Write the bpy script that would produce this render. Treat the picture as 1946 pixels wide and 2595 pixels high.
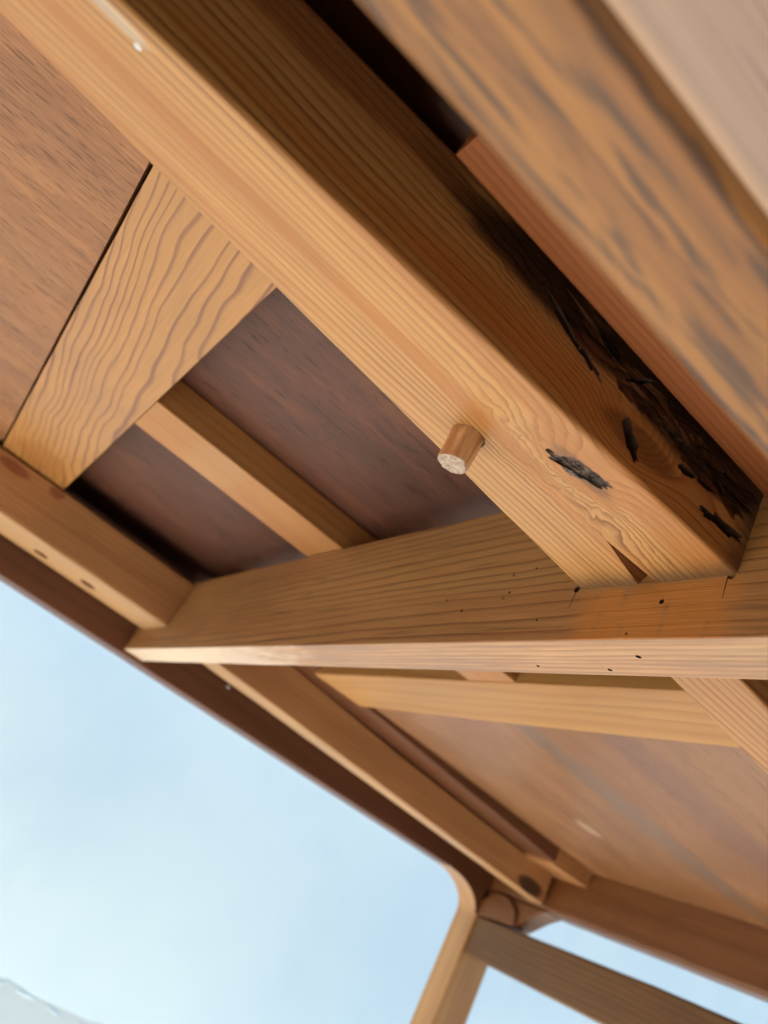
import bpy, bmesh, math, random
from mathutils import Vector, Matrix
from mathutils import noise as mnoise

for o in list(bpy.data.objects):
    bpy.data.objects.remove(o)
scene = bpy.context.scene
COL = scene.collection
S = 0.12            # one table unit = 12 cm
H = 0.56            # camera height above the ground
GZ = -H / S         # ground level in table units

# ------------------------------------------------------------------ camera
RC = ((0.7199837661333414, -0.5256611195437108, 0.4531045838484783),
      (0.6032971448331501, 0.1513815538710286, -0.7830173562468217),
      (0.3430101041377924, 0.8371164868449584, 0.42612211384969834))
cam_d = bpy.data.cameras.new('camera')
cam = bpy.data.objects.new('camera', cam_d)
COL.objects.link(cam)
right, down, fwd = [Vector(r) for r in RC]
m = Matrix((right, -down, -fwd)).transposed().to_4x4()
m.translation = (0, 0, H)
cam.matrix_world = m
cam_d.sensor_fit = 'VERTICAL'
cam_d.sensor_height = 24.0
cam_d.lens = 1986.8 / 2595 * 24
cam_d.clip_start = 0.005
cam_d.clip_end = 200
cam_d.dof.use_dof = True
cam_d.dof.focus_distance = 1.62 * S
cam_d.dof.aperture_fstop = 11.0
scene.camera = cam

# ------------------------------------------------------------------ light
SUN_EL, SUN_AZ = math.radians(33), math.radians(270)   # direction the sun stands in (0 = +Y, clockwise)
w = bpy.data.worlds.new('World')
scene.world = w
w.use_nodes = True
nt = w.node_tree
bg = nt.nodes['Background']
sky = nt.nodes.new('ShaderNodeTexSky')
sky.sky_type = 'NISHITA'
sky.sun_disc = False
sky.sun_elevation = SUN_EL
sky.sun_rotation = SUN_AZ
sky.air_density = 1.0
sky.dust_density = 3.0
nt.links.new(sky.outputs[0], bg.inputs[0])
bg.inputs[1].default_value = 0.06
sun_d = bpy.data.lights.new('sun', 'SUN')
sun_d.energy = 3.6
sun_d.angle = math.radians(0.6)
sun_d.color = (1.0, 0.95, 0.88)
sun = bpy.data.objects.new('sun', sun_d)
COL.objects.link(sun)
sd = Vector((math.sin(SUN_AZ) * math.cos(SUN_EL), math.cos(SUN_AZ) * math.cos(SUN_EL), math.sin(SUN_EL)))
sun.rotation_euler = sd.to_track_quat('Z', 'Y').to_euler()
sun.location = sd * 5
scene.view_settings.view_transform = 'Standard'
scene.view_settings.look = 'None'
scene.view_settings.gamma = 1.0
scene.view_settings.use_curve_mapping = False
scene.view_settings.exposure = 2.27
scene.cycles.max_bounces = 10
scene.cycles.diffuse_bounces = 6


# ------------------------------------------------------------------ node helper
class NT:
    def __init__(self, name):
        self.mat = bpy.data.materials.new(name)
        self.mat.use_nodes = True
        self.t = self.mat.node_tree
        self.bsdf = self.t.nodes['Principled BSDF']

    def put(self, sock, v):
        if isinstance(v, bpy.types.NodeSocket):
            self.t.links.new(v, sock)
        elif v is not None:
            if isinstance(v, (tuple, list)) and len(v) == 3 and sock.type == 'RGBA':
                v = (*v, 1)
            sock.default_value = v

    def math(self, op, a, b=None, c=None, clamp=False):
        n = self.t.nodes.new('ShaderNodeMath')
        n.operation = op
        n.use_clamp = clamp
        self.put(n.inputs[0], a)
        self.put(n.inputs[1], b)
        self.put(n.inputs[2], c)
        return n.outputs[0]

    def add(self, a, b): return self.math('ADD', a, b)
    def sub(self, a, b): return self.math('SUBTRACT', a, b)
    def mul(self, a, b): return self.math('MULTIPLY', a, b)

    def xyz(self, x, y, z):
        n = self.t.nodes.new('ShaderNodeCombineXYZ')
        for i, v in enumerate((x, y, z)):
            self.put(n.inputs[i], v)
        return n.outputs[0]

    def noise(self, vec, scale=1.0, detail=2.0, rough=0.5, dist=0.0):
        n = self.t.nodes.new('ShaderNodeTexNoise')
        self.put(n.inputs['Vector'], vec)
        n.inputs['Scale'].default_value = scale
        n.inputs['Detail'].default_value = detail
        n.inputs['Roughness'].default_value = rough
        n.inputs['Distortion'].default_value = dist
        return n.outputs['Fac']

    def ramp(self, f, stops, interp='LINEAR'):
        n = self.t.nodes.new('ShaderNodeValToRGB')
        cr = n.color_ramp
        cr.interpolation = interp
        while len(cr.elements) < len(stops):
            cr.elements.new(0.5)
        for e, (p, c) in zip(cr.elements, stops):
            e.position = p
            if not isinstance(c, tuple):
                c = (c, c, c)
            e.color = (*c, 1)
        self.put(n.inputs[0], f)
        return n.outputs[0]

    def mix(self, f, a, b, blend='MIX'):
        n = self.t.nodes.new('ShaderNodeMix')
        n.data_type = 'RGBA'
        n.blend_type = blend
        self.put(n.inputs[0], f)
        self.put(n.inputs[6], a)
        self.put(n.inputs[7], b)
        return n.outputs[2]

    def step(self, x, lo, hi):          # smooth 0..1 from lo to hi
        n = self.t.nodes.new('ShaderNodeMapRange')
        n.interpolation_type = 'SMOOTHSTEP'
        self.put(n.inputs[0], x)
        n.inputs[1].default_value = lo
        n.inputs[2].default_value = hi
        return n.outputs[0]

    def coords(self):
        n = self.t.nodes.new('ShaderNodeAttribute')
        n.attribute_name = 'tp'
        s = self.t.nodes.new('ShaderNodeSeparateXYZ')
        self.t.links.new(n.outputs['Vector'], s.inputs[0])
        return s.outputs


def blob(N, co, c, r):                  # gaussian 0..1 around a point in table units
    t = None
    for i in range(3):
        d = N.math('DIVIDE', N.sub(co[i], c[i]), r[i])
        d = N.mul(d, d)
        t = d if t is None else N.add(t, d)
    return N.math('EXPONENT', N.mul(t, -1.0))


def wood(name, axis='x', base=(.5, .3, .14), dark=(.3, .13, .05), centre=(3, -.6), freq=60.0, warp=.02,
         wl=1.2, wu=4.0, contrast=.6, vary=.5, fibre=.18, streak=None, streak_amt=.5, streak_f=(.5, 9.0),
         blot=None, blot_amt=.5, blot_f=(2.0, 8.0), blot_th=(.55, .75), pores=0.0, knots=(), patches=(),
         rough=.45, late=(.45, .88), cone=0.0, bump=.25, spec=.35, seed=0.0, wav=0.0, wav_f=6.0, extra=None, fade=0.0, curl=(), wav_d=2.0, pore_f=(9.0, 75.0)):
    def K(c):                            # bare pine, oiled: a little darker than freshly planed
        return None if c is None else tuple(f * q ** 1.04 for q, f in zip(c, (.64, .565, .435)))
    base, dark, streak, blot = K(base), K(dark), K(streak), K(blot)
    patches = [(a, b, K(c), d) for a, b, c, d in patches]
    N = NT(name)
    co = N.coords()
    x, y, z = co[0], co[1], co[2]
    l, u, v = (x, y, z) if axis == 'x' else ((y, x, z) if axis == 'y' else (z, x, y))
    n1 = N.noise(N.xyz(N.add(N.mul(l, wl), seed), N.mul(u, wu), N.mul(v, wu)), 1.0, 2.0, .5)
    du = N.sub(u, centre[0])
    dv = N.sub(v, centre[1])
    if cone:
        dv = N.add(dv, N.mul(l, cone))
    r = N.math('SQRT', N.add(N.mul(du, du), N.mul(dv, dv)))
    r = N.add(r, N.mul(N.sub(n1, .5), warp))
    if wav:
        n2 = N.noise(N.xyz(N.add(N.mul(l, wav_f), seed + 3.3), N.mul(u, wav_f * 1.6), N.mul(v, wav_f)), 1.0, wav_d, .5)
        r = N.add(r, N.mul(N.sub(n2, .5), wav))
    for (kc, kr, ka) in curl:
        cn = N.noise(N.xyz(N.mul(l, 16.0), N.mul(u, 22.0), N.mul(v, 22.0)), 1.0, 2.0, .5, .6)
        r = N.add(r, N.mul(N.mul(N.sub(cn, .5), ka), blob(N, co, kc, kr)))
    for (kc, kr, ka) in knots:
        r = N.add(r, N.mul(blob(N, co, kc, kr), ka))
    ph = N.mul(r, freq)
    ph = N.add(ph, N.mul(N.noise(N.xyz(N.mul(ph, .23), seed, N.mul(l, .3)), 1.0, 2.0, .6), vary * 4))
    f = N.math('FRACT', ph)
    lt = N.ramp(f, [(0.0, 0.0), (late[0], .12), (late[1], 1.0), (min(.99, late[1] + .07), .85), (1.0, 0.0)])
    # lines of differing strength
    ls = N.noise(N.xyz(N.mul(r, freq * .35), N.mul(l, .8), seed + 9), 1.0, 2.0, .6)
    lt = N.mul(lt, N.math('MULTIPLY_ADD', ls, 1.3, .15))
    if fade:
        fd = N.noise(N.xyz(N.mul(l, .7), N.mul(u, 6.0), N.add(N.mul(v, 6.0), seed + 17)), 1.0, 2.0, .5)
        lt = N.mul(lt, N.math('MULTIPLY_ADD', N.step(fd, .38, .6), fade, 1.0 - fade))
    col = N.mix(N.math('MULTIPLY', lt, contrast, clamp=True), base, dark)
    if streak:
        s = N.noise(N.xyz(N.mul(l, streak_f[0]), N.mul(u, streak_f[1]), N.add(N.mul(v, streak_f[1]), seed + 5)), 1.0, 3.0, .55)
        col = N.mix(N.mul(N.step(s, .42, .66), streak_amt), col, streak)
    if blot:
        b = N.noise(N.xyz(N.add(N.mul(l, blot_f[0]), seed + 2), N.mul(u, blot_f[1]), N.mul(v, blot_f[1])), 1.0, 3.0, .55, .4)
        col = N.mix(N.mul(N.step(b, *blot_th), blot_amt), col, blot)
    fb = N.noise(N.xyz(N.mul(l, 6.0), N.mul(u, 190.0), N.mul(v, 190.0)), 1.0, 3.0, .6)
    fbm = N.math('MULTIPLY_ADD', N.sub(fb, .5), fibre * 2.4, 1.0)
    big = N.noise(N.xyz(N.mul(l, 1.1), N.mul(u, 3.0), N.add(N.mul(v, 3.0), seed)), 1.0, 3.0, .6)
    fbm = N.mul(fbm, N.math('MULTIPLY_ADD', N.sub(big, .5), .5, 1.0))
    height = N.add(N.mul(fb, .6), N.mul(lt, .5))
    if pores:
        p = N.noise(N.xyz(N.mul(l, pore_f[0]), N.mul(u, pore_f[1]), N.mul(v, pore_f[1])), 1.0, 1.0, .5)
        p = N.step(p, .61, .70)
        col = N.mix(N.mul(p, pores), col, tuple(c * .25 for c in dark))
        p2 = N.noise(N.xyz(N.mul(l, pore_f[0] * .8), N.mul(u, pore_f[1] * .8), N.add(N.mul(v, pore_f[1]), 31.0)), 1.0, 1.0, .5)
        p2 = N.step(p2, .60, .70)
        col = N.mix(N.mul(p2, pores * .45), col, tuple(min(1, c * 1.7) for c in base))
        height = N.sub(height, N.mul(p, 1.2))
    for (pc, pr, pcol, pa) in patches:
        mk = blob(N, co, pc, pr)
        pn = N.noise(N.xyz(N.mul(l, 5.0), N.mul(u, 22.0), N.mul(v, 22.0)), 1.0, 3.0, .6)
        mk = N.step(N.add(mk, N.mul(N.sub(pn, .5), .55)), .25, .6)
        col = N.mix(N.mul(mk, pa), col, pcol)
    if extra:
        col = extra(N, co, col)
    g = N.t.nodes.new('ShaderNodeMix')
    g.data_type = 'RGBA'
    g.blend_type = 'MULTIPLY'
    g.inputs[0].default_value = 1.0
    N.put(g.inputs[6], col)
    cc = N.t.nodes.new('ShaderNodeCombineColor')
    for i in range(3):
        N.put(cc.inputs[i], fbm)
    N.t.links.new(cc.outputs[0], g.inputs[7])
    N.put(N.bsdf.inputs['Base Color'], g.outputs[2])
    N.put(N.bsdf.inputs['Roughness'], N.math('MULTIPLY_ADD', big, .25, rough - .1))
    N.bsdf.inputs['Specular IOR Level'].default_value = spec
    bp = N.t.nodes.new('ShaderNodeBump')
    bp.inputs['Strength'].default_value = bump
    bp.inputs['Distance'].default_value = .0004
    N.put(bp.inputs['Height'], height)
    N.t.links.new(bp.outputs[0], N.bsdf.inputs['Normal'])
    return N.mat


def plain(name, col, rough=.8, nscale=60, var=.3, bump=.3, col2=None):
    N = NT(name)
    co = N.coords()
    v = N.xyz(co[0], co[1], co[2])
    n = N.noise(v, nscale, 4.0, .65)
    N.put(N.bsdf.inputs['Base Color'], N.mix(N.step(n, .5 - var, .5 + var), col, col2 or tuple(c * .6 for c in col)))
    N.bsdf.inputs['Roughness'].default_value = rough
    bp = N.t.nodes.new('ShaderNodeBump')
    bp.inputs['Strength'].default_value = bump
    bp.inputs['Distance'].default_value = .001
    N.put(bp.inputs['Height'], n)
    N.t.links.new(bp.outputs[0], N.bsdf.inputs['Normal'])
    return N.mat


# ------------------------------------------------------------------ mesh helpers
def mk_empty(name, loc, label, cat):
    o = bpy.data.objects.new(name, None)
    o.empty_display_size = .1
    COL.objects.link(o)
    o.location = loc
    o['label'] = label
    o['category'] = cat
    return o


def set_tp(me, origin):
    if 'tp' in me.attributes:
        me.attributes.remove(me.attributes['tp'])
    a = me.attributes.new('tp', 'FLOAT_VECTOR', 'POINT')
    flat = []
    for v in me.vertices:
        p = v.co / S + origin
        flat += [p.x, p.y, p.z]
    a.data.foreach_set('vector', flat)


def finish(name, bm, mat, parent, label=None, smooth=True, cutters=None):
    """bm is in table units; becomes one object with its origin at the middle of its box"""
    bmesh.ops.recalc_face_normals(bm, faces=bm.faces)
    xs = [v.co for v in bm.verts]
    mid = Vector([(min(c[i] for c in xs) + max(c[i] for c in xs)) / 2 for i in range(3)])
    for v in bm.verts:
        v.co = (v.co - mid) * S
    me = bpy.data.meshes.new(name)
    bm.to_mesh(me)
    bm.free()
    for mm in (mat if isinstance(mat, (list, tuple)) else [mat]):
        me.materials.append(mm)
    o = bpy.data.objects.new(name, me)
    COL.objects.link(o)
    o.location = mid * S + Vector((0, 0, H))
    if cutters:
        cuts = []
        for cb, cm in cutters:
            bmesh.ops.recalc_face_normals(cb, faces=cb.faces)
            for v in cb.verts:
                v.co = (v.co - mid) * S
            cme = bpy.data.meshes.new('cut')
            cb.to_mesh(cme)
            cb.free()
            cme.materials.append(cm)
            co = bpy.data.objects.new('cut', cme)
            COL.objects.link(co)
            co.location = o.location
            md = o.modifiers.new('cut', 'BOOLEAN')
            md.operation = 'DIFFERENCE'
            md.solver = 'EXACT'
            md.object = co
            md.material_mode = 'TRANSFER'
            cuts.append(co)
        bpy.context.view_layer.update()
        dg = bpy.context.evaluated_depsgraph_get()
        nm = bpy.data.meshes.new_from_object(o.evaluated_get(dg))
        nm.name = name
        o.modifiers.clear()
        old = o.data
        o.data = nm
        bpy.data.meshes.remove(old)
        for c in cuts:
            cm = c.data
            bpy.data.objects.remove(c)
            bpy.data.meshes.remove(cm)
        me = o.data
    set_tp(me, mid)
    if smooth:
        for p in me.polygons:
            p.use_smooth = True
        me.set_sharp_from_angle(angle=math.radians(38))
        wn = o.modifiers.new('normals', 'WEIGHTED_NORMAL')
        wn.keep_sharp = True
    if parent:
        o.parent = parent
        pl = parent.location + (parent.parent.location if parent.parent else Vector())
        o.location = o.location - pl
    if label:
        o['label'] = label
    return o


def loft(axis, secs, r=.012, nseg=3, step=.12, worn=.0015, seed=0):
    """rounded-rectangle bar along axis; secs = [(l, u0, u1, v0, v1)], all straight between the given sections"""
    bm = bmesh.new()
    L = []
    for a, b in zip(secs[:-1], secs[1:]):
        n = max(1, int(abs(b[0] - a[0]) / step))
        for i in range(n):
            t = i / n
            L.append([a[k] + (b[k] - a[k]) * t for k in range(5)])
    L.append(list(secs[-1]))
    rings = []
    for i, (l, u0, u1, v0, v1) in enumerate(L):
        pts = []
        q = 0
        for (cu, cv, a0) in ((u1, v1, 0), (u0, v1, 90), (u0, v0, 180), (u1, v0, 270)):
            q += 1
            nz = mnoise.noise(Vector((l * 5.0 + seed * 7.1, q * 3.7, seed)))
            rr = max(.002, r * (1 + .45 * nz))
            su = 1 if cu == u1 else -1
            sv = 1 if cv == v1 else -1
            off = worn * mnoise.noise(Vector((l * 3.0, q * 11.3, seed + 4.0)))
            for k in range(nseg + 1):
                a = math.radians(a0 + 90 * k / nseg)
                uu = cu - su * rr + math.cos(a) * rr + off
                vv = cv - sv * rr + math.sin(a) * rr + off
                pts.append((l, uu, vv) if axis == 'x' else ((uu, l, vv) if axis == 'y' else (uu, vv, l)))
        rings.append([bm.verts.new(p) for p in pts])
    n = len(rings[0])
    for a, b in zip(rings[:-1], rings[1:]):
        for k in range(n):
            bm.faces.new((a[k], a[(k + 1) % n], b[(k + 1) % n], b[k]))
    bm.faces.new(rings[0])
    bm.faces.new(rings[-1][::-1])
    return bm


def bar(name, axis, secs, mat, parent, label=None, cutters=None, **kw):
    return finish(name, loft(axis, secs, **kw), mat, parent, label, cutters=cutters)


def box(axis, l0, l1, u0, u1, v0, v1):
    return [(l0, u0, u1, v0, v1), (l1, u0, u1, v0, v1)]


def prism(poly, axis, a0, a1):
    """polygon (two coordinates) swept along axis from a0 to a1"""
    bm = bmesh.new()
    def P(p, a):
        return (p[0], a, p[1]) if axis == 'y' else ((a, p[0], p[1]) if axis == 'x' else (p[0], p[1], a))
    A = [bm.verts.new(P(p, a0)) for p in poly]
    B = [bm.verts.new(P(p, a1)) for p in poly]
    n = len(poly)
    for k in range(n):
        bm.faces.new((A[k], A[(k + 1) % n], B[(k + 1) % n], B[k]))
    bm.faces.new(A[::-1])
    bm.faces.new(B)
    return bm


def bevel(bm, width, ang=35, seg=3):
    bm.normal_update()
    es = [e for e in bm.edges if len(e.link_faces) == 2 and e.calc_face_angle(0) > math.radians(ang)]
    bmesh.ops.bevel(bm, geom=es, offset=width, segments=seg, profile=.5, affect='EDGES')
    return bm


def hull(pts):
    bm = bmesh.new()
    for p in pts:
        bm.verts.new(p)
    r = bmesh.ops.convex_hull(bm, input=bm.verts)
    junk = [g for g in r['geom_unused'] + r['geom_interior'] if isinstance(g, bmesh.types.BMVert)]
    bmesh.ops.delete(bm, geom=list(set(junk)), context='VERTS')
    return bm


def pit(c, e1, e2, e3, rough=.25, seed=0, sub=3):
    """rough ellipsoid; e1..e3 are half-axis vectors"""
    bm = bmesh.new()
    bmesh.ops.create_icosphere(bm, subdivisions=sub, radius=1.0)
    e1, e2, e3 = Vector(e1), Vector(e2), Vector(e3)
    if e1.dot(e2.cross(e3)) < 0:
        e1, e2 = e2, e1
    for v in bm.verts:
        d = v.co.copy()
        k = 1 + rough * mnoise.noise(d * 2.3 + Vector((seed, 0, 0))) + rough * .6 * mnoise.noise(d * 6.0 + Vector((0, seed, 0)))
        v.co = Vector(c) + (e1 * d.x + e2 * d.y + e3 * d.z) * k
    return bm


def rod(c, d, rad, n=8):
    """short cylinder centred on c along vector d (half length)"""
    bm = bmesh.new()
    d = Vector(d)
    a = d.orthogonal().normalized()
    b = d.normalized().cross(a)
    A, B = [], []
    for k in range(n):
        t = 2 * math.pi * k / n
        o = (a * math.cos(t) + b * math.sin(t)) * rad
        A.append(bm.verts.new(Vector(c) - d + o))
        B.append(bm.verts.new(Vector(c) + d + o))
    for k in range(n):
        bm.faces.new((A[k], A[(k + 1) % n], B[(k + 1) % n], B[k]))
    bm.faces.new(A[::-1])
    bm.faces.new(B)
    return bm


# ------------------------------------------------------------------ materials
PALE = (.60, .385, .185)
HONEY = (.52, .305, .125)
LINE = (.33, .155, .055)


def rail_extra(N, co, col):
    x, y, z = co
    # old glue grime where the rail enters the cross beam
    g = N.noise(N.xyz(N.mul(x, 20.0), N.mul(y, 40.0), N.mul(z, 40.0)), 1.0, 3.0, .6)
    k = N.step(N.add(x, N.mul(N.sub(g, .5), .05)), .93, 1.005)
    return N.mix(N.mul(k, .75), col, (.06, .042, .024))


M_RAIL = wood('pine_rail', 'x', (.64, .40, .18), (.27, .105, .03), centre=(3.2, -1.2), freq=80, warp=.020, wl=.8, wu=3.5, contrast=1.0,
              vary=.4, late=(.45, .84), streak=(.52, .245, .08), streak_amt=.85, streak_f=(.45, 13.0), fibre=.24, fade=.42,
              knots=[((.665, .955, .79), (.10, .055, .05), .055), ((.56, 1.03, .79), (.16, .04, .08), .02),
                     ((.80, .99, .79), (.10, .03, .1), -.022),
                     ((.68, .87, .87), (.09, .06, .06), .07), ((.55, .87, .94), (.14, .05, .05), .05),
                     ((.83, .87, .92), (.12, .05, .05), -.04)],
              curl=[((.66, 1.0, .79), (.20, .06, .05), .085), ((.55, .87, .95), (.25, .04, .05), .10)],
              patches=[((.665, .955, .7925), (.13, .05, .03), (.50, .23, .075), .6),
                       ((.45, 1.03, .7925), (.22, .03, .03), (.50, .25, .09), .5),
                       ((.672, .952, .7925), (.080, .024, .03), (.16, .085, .05), .6),
                       ((.45, .88, .845), (.40, .05, .03), (.52, .22, .06), .55),
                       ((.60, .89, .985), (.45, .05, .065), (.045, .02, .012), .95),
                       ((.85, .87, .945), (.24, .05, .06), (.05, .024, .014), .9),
                       ((-.2, .91, 1.01), (.5, .05, .06), (.20, .08, .03), .6),
                       ((.70, .87, .86), (.10, .04, .03), (.12, .045, .018), .6),
                       ((-.30, .953, .7925), (.062, .010, .03), (.66, .72, .80), .55)],  # bluish streak: a reflection put into the colour
              rough=.38, bump=.45, spec=.45, seed=1.7, wav=.006, wav_f=5.0, extra=rail_extra)
M_RAIL2 = wood('pine_rail_red', 'x', (.58, .36, .18), (.34, .14, .055), centre=(3.0, -.9), freq=60, warp=.012, wl=.6, contrast=1.0,
               streak=(.50, .25, .12), streak_amt=.6, streak_f=(.3, 22.0), seed=6.1)
M_BOARD = wood('pine_board', 'y', (.58, .335, .125), (.24, .10, .055), centre=(.42, .50), freq=52, warp=.10, wl=.5, wu=2.6,
               contrast=.95, vary=.68, late=(.66, .86), fibre=.2, cone=.05, wav=.034, wav_f=2.6, wav_d=1.6, seed=4.4,
               patches=[((-.05, 4.1, 1.097), (.14, .2, .1), (.38, .17, .05), .55)], bump=.2, rough=.37, spec=.5)


def beam_extra(N, co, col):
    x, y, z = co
    m = N.mul(N.step(y, .80, .90), N.sub(1.0, N.step(y, 1.16, 1.24)))
    m = N.mul(m, N.sub(1.0, N.step(z, .775, .80)))
    m = N.mul(m, N.sub(1.0, N.step(x, 1.001, 1.004)))
    n = N.noise(N.xyz(0.0, N.mul(y, 15.0), N.mul(z, 3.0)), 1.0, 2.0, .6)
    n2 = N.noise(N.xyz(3.0, N.mul(y, 60.0), N.mul(z, 9.0)), 1.0, 2.0, .6)
    k = N.mul(m, N.step(N.add(n, N.mul(N.sub(n2, .5), .12)), .36, .47))
    return N.mix(N.mul(k, .85), col, (.31, .115, .02))


M_BEAM = wood('pine_beam', 'y', (.43, .25, .11), (.115, .045, .018), centre=(.2, -.55), freq=38, warp=.05, wl=.35, wu=2.0,
              contrast=1.0, vary=.55, late=(.64, .92), fibre=.28, fade=.25, seed=2.2, cone=.018, wav=.006, wav_f=5.0,
              streak=(.34, .165, .07), streak_amt=.6, streak_f=(.4, 7.0), extra=beam_extra, bump=.6,
              blot=(.14, .075, .04), blot_amt=.55, blot_f=(1.3, 34.0), blot_th=(.60, .72))
M_BEAMB = wood('pine_beam_underside', 'y', (.62, .41, .26), (.30, .15, .085), centre=(2.5, .2), freq=60, warp=.03, wl=.7,  # paler, pinker wood for the beam's bottom face
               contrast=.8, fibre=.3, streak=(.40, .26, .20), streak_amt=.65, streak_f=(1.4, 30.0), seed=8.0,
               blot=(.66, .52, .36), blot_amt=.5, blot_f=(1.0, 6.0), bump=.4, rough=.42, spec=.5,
               patches=[((1.07, 4.4, .663), (.3, 1.7, .1), (1.1, 1.02, .98), .7)])  # whitish far end: grazing sheen of the wall put into the colour
M_JOIST = wood('pine_joist', 'x', (.58, .33, .145), (.38, .17, .065), centre=(4.5, -.5), freq=40, warp=.03, contrast=.6,
               streak=(.47, .22, .085), streak_amt=.6, seed=3.3,
               patches=[((.45, 2.78, 1.1), (.13, .2, .02), (.58, .40, .24), .4)])
M_CROSS = wood('pine_crosspiece', 'y', (.60, .37, .155), (.40, .20, .07), centre=(2.6, .2), freq=22, warp=.09, wl=.5,
               contrast=.6, streak=(.50, .27, .10), streak_amt=.5, seed=5.2, fibre=.1)
M_INNER = wood('pine_inner_rail', 'x', (.62, .36, .19), (.36, .18, .09), centre=(4.0, -1.0), freq=34, warp=.04, contrast=.5,
               streak=(.46, .235, .125), streak_amt=.6, seed=7.4,
               patches=[((-.12, 4.35, 1.04), (.09, .1, .03), (.25, .04, .03), .6), ((.12, 4.35, 1.06), (.05, .1, .03), (.25, .05, .03), .6), ((4.09, 4.33, .73), (.13, .06, .055), (.035, .018, .016), .9)])
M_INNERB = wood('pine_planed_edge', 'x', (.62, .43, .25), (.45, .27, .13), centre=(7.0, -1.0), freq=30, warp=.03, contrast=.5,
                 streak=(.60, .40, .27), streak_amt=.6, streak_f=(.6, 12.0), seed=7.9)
M_APRON = wood('stained_apron', 'x', (.19, .085, .05), (.11, .045, .03), centre=(7.0, -1.0), freq=16, warp=.08, contrast=.5,
               streak=(.15, .06, .035), streak_amt=.6, seed=9.1, rough=.4)
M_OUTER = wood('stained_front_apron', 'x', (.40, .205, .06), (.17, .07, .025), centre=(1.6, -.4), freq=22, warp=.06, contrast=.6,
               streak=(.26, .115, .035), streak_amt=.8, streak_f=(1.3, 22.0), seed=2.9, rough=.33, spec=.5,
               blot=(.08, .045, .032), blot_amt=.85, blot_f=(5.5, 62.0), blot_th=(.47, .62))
M_OUTERF = wood('brightened_outer_face', 'x', (1.25, .93, .72), (1.0, .70, .52), centre=(1.6, -.4), freq=22, warp=.06, contrast=.5,  # apron's outer face: missing front light and sheen put into a paler colour
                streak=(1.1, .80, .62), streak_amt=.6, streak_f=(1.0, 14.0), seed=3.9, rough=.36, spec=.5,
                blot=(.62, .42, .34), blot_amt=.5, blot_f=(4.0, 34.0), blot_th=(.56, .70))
M_PANEL = wood('lauan_panel', 'x', (.41, .225, .125), (.19, .09, .055), centre=(6, 9), freq=9, warp=.3, contrast=.35,
               fibre=.34, pores=.5, pore_f=(18.0, 165.0), streak=(.28, .14, .085), streak_amt=.6, streak_f=(.8, 5.0), seed=1.1, bump=.5, rough=.5)
M_PANEL2 = wood('lauan_panel_far', 'x', (.37, .20, .105), (.22, .11, .065), centre=(6, 9), freq=7, warp=.4, contrast=.35,
                fibre=.2, pores=.3, streak=(.32, .16, .10), streak_amt=.6, streak_f=(.5, 3.2), seed=5.9, rough=.36, spec=.45,
                blot=(.50, .30, .19), blot_amt=.5, blot_f=(1.2, 3.6),
                patches=[((3.1, 2.75, 1.0), (1.3, .10, .2), (.25, .18, .16), .8), ((3.4, 3.35, 1.0), (.10, .05, .2), (.70, .55, .45), .6),
                         ((3.0, 2.2, 1.0), (1.0, .14, .2), (.26, .14, .12), .5)])
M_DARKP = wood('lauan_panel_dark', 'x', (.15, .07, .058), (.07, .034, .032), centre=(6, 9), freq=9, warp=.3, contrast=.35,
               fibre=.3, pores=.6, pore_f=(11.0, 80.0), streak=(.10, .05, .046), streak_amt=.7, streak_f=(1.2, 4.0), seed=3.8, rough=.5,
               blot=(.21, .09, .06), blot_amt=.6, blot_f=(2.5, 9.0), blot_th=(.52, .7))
M_STRIP = wood('cedar_strip', 'x', (.36, .14, .055), (.22, .075, .025), centre=(2.2, .2), freq=70, warp=.01, contrast=.6, seed=6.6)
M_ENDAP = wood('stained_end_apron', 'y', (.25, .115, .05), (.15, .06, .025), centre=(8, -1), freq=14, warp=.09, contrast=.4,
               streak=(.19, .08, .032), streak_amt=.6, seed=4.9, rough=.4)
M_STRETCH = wood('walnut_brown_stretcher', 'y', (.24, .145, .07), (.12, .065, .03), centre=(4.6, -.25), freq=30, warp=.08,
                 contrast=.7, fibre=.15, streak=(.17, .09, .045), streak_amt=.6, seed=7.9, rough=.45)
M_LEG = wood('pine_leg', 'z', (.66, .45, .26), (.48, .29, .16), centre=(6.0, 6.0), freq=16, warp=.06, contrast=.4,
             streak=(.52, .30, .19), streak_amt=.5, seed=3.1, rough=.38)
M_SCAR = wood('torn_wood', 'x', (.26, .10, .035), (.12, .04, .015), centre=(3, -1), freq=50, warp=.03, contrast=.8, seed=1.0, bump=.8)
M_ROT = wood('rotten_pocket', 'x', (.16, .075, .04), (.03, .015, .009), centre=(3, -1), freq=40, warp=.08, wu=9.0, contrast=1.0, vary=1.0,
             fibre=.5, wav=.08, wav_f=8.0, blot=(.02, .012, .008), blot_amt=.9, blot_f=(9.0, 26.0), blot_th=(.45, .6), bump=1.0, rough=.4, seed=4.0)
M_PEG = wood('dowel_wood', 'z', (1.0, .70, .46), (.48, .24, .12), centre=(2, 2), freq=50, warp=.03, contrast=.6, fibre=.3,
             streak=(.52, .24, .10), streak_amt=.85, streak_f=(9.0, 40.0), seed=2.0, rough=.6, bump=.6)
M_PEGEND = plain('cut_end_grain', (.52, .45, .38), .85, 130, .22, .9, (.30, .22, .16))
M_BARK = plain('charred_knot', (.022, .017, .015), .3, 80, .16, 1.0, (.14, .10, .075))
M_HOLE = plain('worm_bore_and_shade', (.05, .022, .01), .9, 90)
M_WHITE = plain('white_paint_fleck', (.45, .56, .66), .4, 90, .4, .2, (.6, .55, .5))

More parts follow.
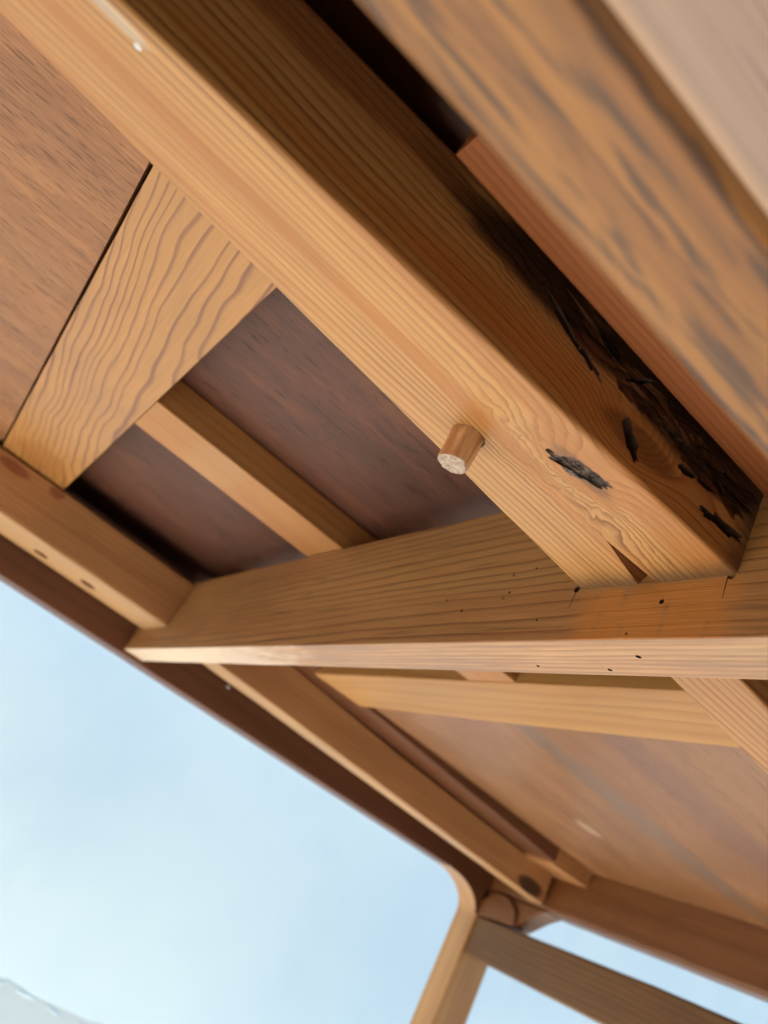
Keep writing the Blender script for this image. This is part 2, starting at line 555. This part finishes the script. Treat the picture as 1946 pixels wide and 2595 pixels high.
# ------------------------------------------------------------------ the setting
N = NT('pale_concrete')
co = N.coords()
v3 = N.xyz(co[0], co[1], co[2])
nn = N.noise(v3, .6, 5.0, .6)
nf = N.noise(v3, 25, 4.0, .7)
N.put(N.bsdf.inputs['Base Color'], N.mix(N.math('MULTIPLY_ADD', nf, .5, N.mul(nn, .5)), (.62, .555, .47), (.78, .715, .62)))
N.bsdf.inputs['Roughness'].default_value = .85
M_GROUND = N.mat
PAVE_Y = -1.2

N = NT('whitewashed_plaster')
co = N.coords()
v3 = N.xyz(co[0], co[1], co[2])
n1 = N.noise(v3, .33, 3.0, .5)
n2 = N.noise(v3, 1.1, 4.0, .6)
c = N.mix(N.step(n1, .35, .65), (.50, .70, .84), (.57, .76, .865))
c = N.mix(N.mul(N.step(n2, .5, .72), .16), c, (.40, .60, .78))
N.put(N.bsdf.inputs['Base Color'], c)
N.bsdf.inputs['Roughness'].default_value = .8
bp = N.t.nodes.new('ShaderNodeBump')
bp.inputs['Strength'].default_value = .25
bp.inputs['Distance'].default_value = .003
N.put(bp.inputs['Height'], n2)
N.t.links.new(bp.outputs[0], N.bsdf.inputs['Normal'])
M_PLASTER = N.mat
M_BASE = plain('grey_render', (.47, .60, .67), .9, .6, .3, .1, (.44, .56, .63))

# ground: one unseen dark earth sheet, added to cut light from the front, and the pale paving along the wall on top of it
M_ADDED_EARTH = plain('added_dark_earth', (.11, .088, .065), .9, 3.0, .3, .5, (.08, .065, .05))
R0 = 900
bm = bmesh.new()
vs = [bm.verts.new((a * R0, b * R0, GZ - .035)) for a, b in ((-1, -1), (1, -1), (1, 1), (-1, 1))]
bm.faces.new(vs)
g = finish('ground', bm, M_ADDED_EARTH, None, smooth=False)
g['kind'] = 'structure'
g['label'] = 'unseen dark earth added in front of the paving to limit light'
g = bar('paving', 'x', box('x', -36, 48, PAVE_Y, 10.0, GZ - .3, GZ), M_GROUND, None, 'pale concrete paving under the table', r=.05, step=4)
g['kind'] = 'structure'

WY = 9.2
wall = mk_empty('wall', (0, WY * S + .12, 0), 'pale blue white plastered wall behind the table with a chipped lower plaster edge', 'wall')
finish('wall_base', prism([(-32, GZ), (46, GZ), (46, GZ + 22), (-32, GZ + 22)], 'y', WY + .016, WY + 1.6), M_BASE, wall, smooth=False)
rnd = random.Random(5)
low = []
xx = -32.0
EDGE = -.222 * WY
while xx < 46:
    near = -6 < xx < 14
    dz = mnoise.noise(Vector((xx * .9, 1.3, 0))) * .025 + mnoise.noise(Vector((xx * 4.1, 7.3, 0))) * .012
    if rnd.random() < .12:
        dz += rnd.uniform(.01, .035)
    low.append((xx, EDGE + dz))
    xx += .14 if near else .8
poly = low + [(46, GZ + 22.2), (-32, GZ + 22.2)]
finish('plaster_coat', bevel(prism(poly, 'y', WY, WY + .015), .006, 50, 1), M_PLASTER, wall, smooth=False)
# loose ridge of old plaster along the broken edge
bm = bmesh.new()
for i in range(24):
    px = -2 + i * .36 + rnd.uniform(-.05, .05)
    pz = EDGE + rnd.uniform(-.10, .0)
    mtx = Matrix.Translation((px, WY + .012, pz)) @ Matrix.Rotation(rnd.uniform(-.5, .3), 4, 'Y') @ Matrix.Diagonal((rnd.uniform(.08, .22), .012, rnd.uniform(.008, .018), 1))
    bmesh.ops.create_icosphere(bm, subdivisions=1, radius=1.0, matrix=mtx)
fl = finish('plaster_flakes', bm, M_PLASTER, wall, smooth=False)
fl['kind'] = 'stuff'

# ------------------------------------------------------------------ the table
XA, XE = -2.7, 4.3                       # inside faces of the two end aprons
T = mk_empty('table', (.8 * S, 2.7 * S, 0), 'underside of a brown stained pine table with rails, cross beam and dowel peg', 'table')

# tabletop and the thin boards under it
bar('tabletop', 'x', box('x', -3.3, 4.95, .12, 5.4, 1.305, 1.46), M_APRON, T, r=.03)
bar('underside_panel', 'x', box('x', XA, -.247, 1.10, 4.36, 1.118, 1.15), M_PANEL, T, 'pale brown thin board with fine dark pores', r=.003, step=.5)
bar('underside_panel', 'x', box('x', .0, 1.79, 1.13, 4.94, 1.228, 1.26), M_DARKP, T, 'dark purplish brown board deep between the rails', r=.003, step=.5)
bm = prism([(2.14, 1.030), (4.31, .981), (4.31, 1.04), (2.14, 1.07)], 'y', .56, 4.6)
finish('underside_panel', bm, M_PANEL2, T, 'brown board with a grey streak behind the crosspiece')
bar('crosspiece', 'y', box('y', 1.12, 4.349, -.233, .134, 1.097, 1.222), M_BOARD, T, 'flat golden board with bold wavy reddish grain', r=.004, worn=.002)
bar('joist', 'x', box('x', .136, 1.140, 2.63, 2.93, 1.100, 1.227), M_JOIST, T, r=.006)
bar('joist', 'x', box('x', 1.142, 1.806, 2.37, 2.665, 1.004, 1.226), M_JOIST, T, r=.006)
bar('crosspiece', 'y', [(1.0, 1.80, 2.142, 1.0, 1.226), (2.6, 1.80, 2.16, .998, 1.226), (4.08, 1.80, 2.16, 1.0, 1.226)], M_CROSS, T, 'plain honey coloured crosspiece behind the cross beam', r=.006)

# main rail with its knot hole, split and torn holes
def rl(x):
    return (x, .911 - .0545 * x, 1.165 + .0735 * x)
secs = []
for xv in (XA, -.8, -.2, .3, 1.03):
    l, a, b = rl(xv)
    secs.append((l, a, b, .7925, 1.04))
ZB = .7925
cut = [
    (hull([(.846, 1.049, ZB - .01), (1.02, 1.033, ZB - .01), (1.02, 1.090, ZB - .01), (.87, 1.040, ZB + .012),
           (1.02, 1.012, ZB + .07), (1.02, 1.030, ZB + .07)]), M_SCAR),
    (pit((.672, .953, ZB - .002), (.062, -.022, 0), (.008, .021, 0), (0, 0, .016), .34, 2, 4), M_BARK),
    (pit((.612, .972, ZB - .002), (.010, -.002, 0), (.002, .007, 0), (0, 0, .012), .3, 9, 2), M_BARK),
    (hull([(.862, 1.0445, ZB - .01), (1.02, 1.031, ZB - .01), (1.02, 1.052, ZB - .01), (.90, 1.040, ZB + .02),
           (1.02, 1.02, ZB + .09), (1.02, 1.040, ZB + .09)]), M_HOLE),  # black side of the split: overhang shadow put into the colour
    (pit((.61, .8775, .955), (.15, -.0082, -.024), (.004, 0, .036), (0, .0075, 0), .75, 21, 5), M_ROT),
    (pit((.855, .8645, .925), (.125, -.0068, -.008), (.004, 0, .034), (0, .0065, 0), .75, 25, 5), M_ROT),
    (pit((.680, .874, .852), (.030, 0, -.028), (.009, 0, .012), (0, .035, 0), .45, 4), M_HOLE),
    (pit((.815, .866, .887), (.024, 0, .003), (0, 0, .0085), (0, .035, 0), .4, 6), M_HOLE),
    (pit((.866, .8635, .894), (.026, 0, .002), (0, 0, .0075), (0, .035, 0), .4, 7), M_HOLE),
    (pit((.928, .860, .853), (.062, 0, .006), (0, 0, .0105), (0, .04, 0), .55, 8), M_HOLE),
    (pit((.47, .885, .938), (.05, 0, -.024), (.002, 0, .008), (0, .035, 0), .6, 11), M_HOLE),
    (pit((.545, .881, .912), (.035, 0, -.012), (.002, 0, .007), (0, .03, 0), .6, 13), M_HOLE),
    (pit((.655, .876, .968), (.026, 0, .016), (.008, 0, .012), (0, .03, 0), .6, 12), M_BARK),
    (pit((.76, .870, .93), (.045, 0, .004), (0, 0, .006), (0, .02, 0), .6, 15), M_BARK),
    (rod((.521, 1.104, ZB), (0, 0, .006), .0338, 28), M_HOLE),
]
main_rail = bar('rail', 'x', secs, M_RAIL, T, 'broad pale pine rail with a charred knot hole, a split end and a peg', cutters=cut, r=.010, step=.05, worn=.003, nseg=4)
bar('rail', 'x', [(1.137, 1.06, 1.243, .7925, 1.03), (4.29, 1.30, 1.50, .79, .975)], M_RAIL2, T, 'narrow striped pine rail beyond the cross beam', r=.008)

# cross beam
cut = []
for (yy, zz, rr) in ((1.4934, .8584, .0036), (1.4793, .8048, .0036), (1.4932, .7882, .003), (1.6403, .7592, .004), (1.7318, .7979, .003),
                     (1.3339, .7174, .003), (1.0029, .7454, .0058), (1.4175, .8704, .003), (1.0603, .6748, .003)):
    cut.append((rod((1.0, yy, zz), (.03, .004, .003), rr), M_HOLE))
for (xv, yy, rr) in ((1.0633, 1.0742, .0062), (1.1150, 1.1893, .0055), (1.1033, 1.3986, .0045)):
    cut.append((rod((xv, yy, .663), (.0, .012, .03), rr), M_HOLE))
cut.append((rod((1.0, 1.2461, .7935), (.02, 0, 0), .0085, 10), M_HOLE))
cut.append((rod((1.0, .866, .79), (.02, 0, 0), .007, 10), M_HOLE))
for (p, q) in (((1.2461, .792), (1.2475, .744)), ((.8739, .792), (.8707, .743))):
    cut.append((hull([(sx, p[0] + dy, p[1]) for sx in (.99, 1.005) for dy in (-.0013, .0013)] + [(sx, q[0] + dy, q[1]) for sx in (.99, 1.002) for dy in (-.0006, .0006)]), M_HOLE))
bm = loft('y', [(.507, 1.0, 1.1395, .6615, 1.097), (4.949, 1.0, 1.1395, .663, 1.097)], r=.005, step=.05, worn=.0040, nseg=3, seed=3)
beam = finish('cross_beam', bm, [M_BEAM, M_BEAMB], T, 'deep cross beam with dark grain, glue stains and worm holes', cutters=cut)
hole_i = None
for i, mm in enumerate(beam.data.materials):
    if mm and mm.name.startswith('worm'):
        hole_i = i
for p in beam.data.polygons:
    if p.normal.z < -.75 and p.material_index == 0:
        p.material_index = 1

# peg
def peg():
    bm = bmesh.new()
    n = 28
    c = Vector((.52, 1.104, 0))
    R = .031
    prof = [(ZB + .05, 1.0), (ZB + .004, 1.02), (ZB - .02, 1.0), (ZB - .045, .98), (ZB - .060, .97), (ZB - .0655, .93)]
    tilt = Vector((.02, .03))
    rings = []
    for (z, k) in prof:
        ring = []
        for i in range(n):
            a = 2 * math.pi * i / n
            rr = R * k * (1 + .07 * mnoise.noise(Vector((math.cos(a) * 2, math.sin(a) * 2, z * 8))) + (.03 if i % 7 == 0 else 0))
            dz = 0
            if z < ZB - .055:
                dz = math.cos(a) * .002 + mnoise.noise(Vector((a * 2.2, z * 40, 2))) * .004
            ring.append(bm.verts.new((c.x + math.cos(a) * rr + (ZB - z) * tilt.x, c.y + math.sin(a) * rr + (ZB - z) * tilt.y, z + dz)))
        rings.append(ring)
    for a, b in zip(rings[:-1], rings[1:]):
        for i in range(n):
            bm.faces.new((a[i], a[(i + 1) % n], b[(i + 1) % n], b[i]))
    bm.faces.new(rings[0])
    rim = [v.co.copy() for v in rings[-1]]
    mid = sum(rim, Vector()) / n
    last = rings[-1]
    for fr in (.93, .7, .45, .2):
        ring = []
        for p0 in rim:
            p = mid + (p0 - mid) * fr
            p.z = mid.z - .0015 + mnoise.noise(p * 60) * .0012
            ring.append(bm.verts.new(p))
        for i in range(n):
            bm.faces.new((last[i], last[(i + 1) % n], ring[(i + 1) % n], ring[i])).material_index = 1
        last = ring
    bm.faces.new(last).material_index = 1
    return bm
finish('dowel_peg', peg(), [M_PEG, M_PEGEND], main_rail, 'short round peg with a rough sawn whitish end')

# inner rail, batten and corner block on the far side
ir = [bar('inner_rail', 'x', [(XA, 4.35, 4.84, .812, 1.112), (.999, 4.35, 4.84, .803, 1.090)], M_INNER, T, 'reddish brown inner rail with a pale lower edge and two holes', r=.018, seed=2,
    cutters=[(rod((.5587, 4.62, .80), (0, 0, .06), .05, 14), M_SCAR), (rod((.2624, 4.65, .80), (0, 0, .06), .045, 14), M_SCAR)])]
ir.append(bar('inner_rail', 'x', [(1.142, 4.35, 4.62, .800, 1.085), (2.7, 4.35, 4.55, .735, .965), (4.24, 4.335, 4.47, .668, .880)], M_INNER, T, 'reddish brown inner rail with a dark knot at its end', r=.014, seed=5))
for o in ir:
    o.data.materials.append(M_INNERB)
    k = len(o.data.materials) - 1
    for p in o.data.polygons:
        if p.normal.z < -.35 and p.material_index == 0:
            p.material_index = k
bar('batten', 'x', [(1.142, 4.03, 4.5, 1.080, 1.224), (2.15, 4.03, 4.5, 1.006, 1.224), (3.94, 4.05, 4.5, .898, 1.0)], M_APRON, T, r=.006)
bar('corner_block', 'x', box('x', 3.945, 4.298, 4.06, 4.5, .879, .99), M_INNER, T, r=.008)

# strip resting beside the main rail
bar('filler_strip', 'x', box('x', .158, .998, .58, .852, .97, 1.03), M_STRIP, T, 'thin reddish strip in the gap beside the front apron', r=.007)

# long aprons
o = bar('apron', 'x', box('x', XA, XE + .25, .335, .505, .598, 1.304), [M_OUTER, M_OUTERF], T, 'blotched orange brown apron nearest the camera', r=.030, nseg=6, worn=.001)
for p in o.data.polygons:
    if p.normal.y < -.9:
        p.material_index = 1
bm = loft('x', box('x', XA, 3.90, 4.951, 5.176, .634, 1.304), r=.012, nseg=4, worn=.001)
lug = [(3.88, 1.30), (3.88, .640)] + [(3.9 + .362 * math.cos(t), .42 + .206 * math.sin(t) + .006) for t in [math.radians(q) for q in range(88, 7, -8)]] + [(4.50, .47), (4.50, 1.30)]
lb = prism(lug, 'y', 4.943, 4.9525)
tmp = bpy.data.meshes.new('lug')
lb.to_mesh(tmp)
lb.free()
bm.from_mesh(tmp)
bpy.data.meshes.remove(tmp)
far_apron = finish('apron', bm, M_APRON, T, 'dark brown apron along the far side against the wall')

# end aprons, legs, stretchers
for side in (1, -1):
    mir = (lambda xv: xv) if side == 1 else (lambda xv: XE + XA - xv)
    def B(a, b):
        return tuple(sorted((mir(a), mir(b))))
    x0, x1 = B(4.302, 4.50)
    bar('end_apron', 'y', box('y', .507, 4.95, x0, x1, .655, 1.304), M_ENDAP, T, r=.03, nseg=4)
    x0, x1 = B(4.30, 4.45)
    bar('stretcher', 'y', [(.56, x0, x1, .19, .50), (3.38, x0, x1, .186, .492), (4.97, x0, x1, .184, .452)], M_STRETCH, T, r=.016, nseg=4)
    for far in (1, 0):
        ell = [(3.9 + .37 * math.cos(t), .42 + .214 * math.sin(t)) for t in [math.radians(a) for a in range(90, -1, -9)]]
        pl = [(3.902, 1.304)] + [(mx + (.002 if i == 0 else 0), mz) for i, (mx, mz) in enumerate(ell)] + [(4.275, GZ + .002), (4.57, GZ + .002), (4.577, 1.304)]
        pl = [(mir(a), b) for a, b in pl]
        if far:
            bm = prism(pl, 'y', 4.954, 5.176)
        else:
            bm = prism(pl, 'y', .337, .503) if False else prism([(mir(a), b) for a, b in ((4.552, 1.304), (4.552, GZ + .002), (4.80, GZ + .002), (4.80, 1.304))], 'y', .336, .561)
        bevel(bm, .022, 40, 4)
        finish('leg', bm, M_LEG, T)
        if far:
            # shaped bracket under the end apron, joining it to the leg
            br = [(4.95, .455), (4.60, .479), (4.575, .492), (4.545, .515), (4.50, .551), (4.44, .595), (4.39, .625), (4.353, .643), (4.33, .652), (4.95, .652)]
            x0, x1 = B(4.306, 4.47)
            finish('corner_bracket', bevel(prism(br, 'x', x0, x1), .01, 60, 2), M_ENDAP, T)
            arc = [(4.949, .452), (4.56, .482)] + [(4.78 + .225 * math.cos(t), .49 + .155 * math.sin(t)) for t in [math.radians(a) for a in range(150, 19, -10)]] + [(4.949, .60)]
            arc = [(min(a, 4.949), b) for a, b in arc]
            x0, x1 = B(4.276, 4.305)
            finish('rounded_tenon', bevel(prism(arc, 'x', x0, x1), .006, 60, 2), M_ENDAP, T)
# paint flecks on the main rail and the far apron
fleck = pit((-.255, .965, ZB + .0005), (.007, -.001, 0), (.001, .006, 0), (0, 0, .002), .4, 3)
finish('paint_fleck', fleck, M_WHITE, main_rail)
fleck = pit((1.70, 4.95, .819), (.012, 0, -.005), (.003, 0, .007), (0, .003, 0), .3, 5)
finish('paint_fleck', fleck, M_WHITE, far_apron)
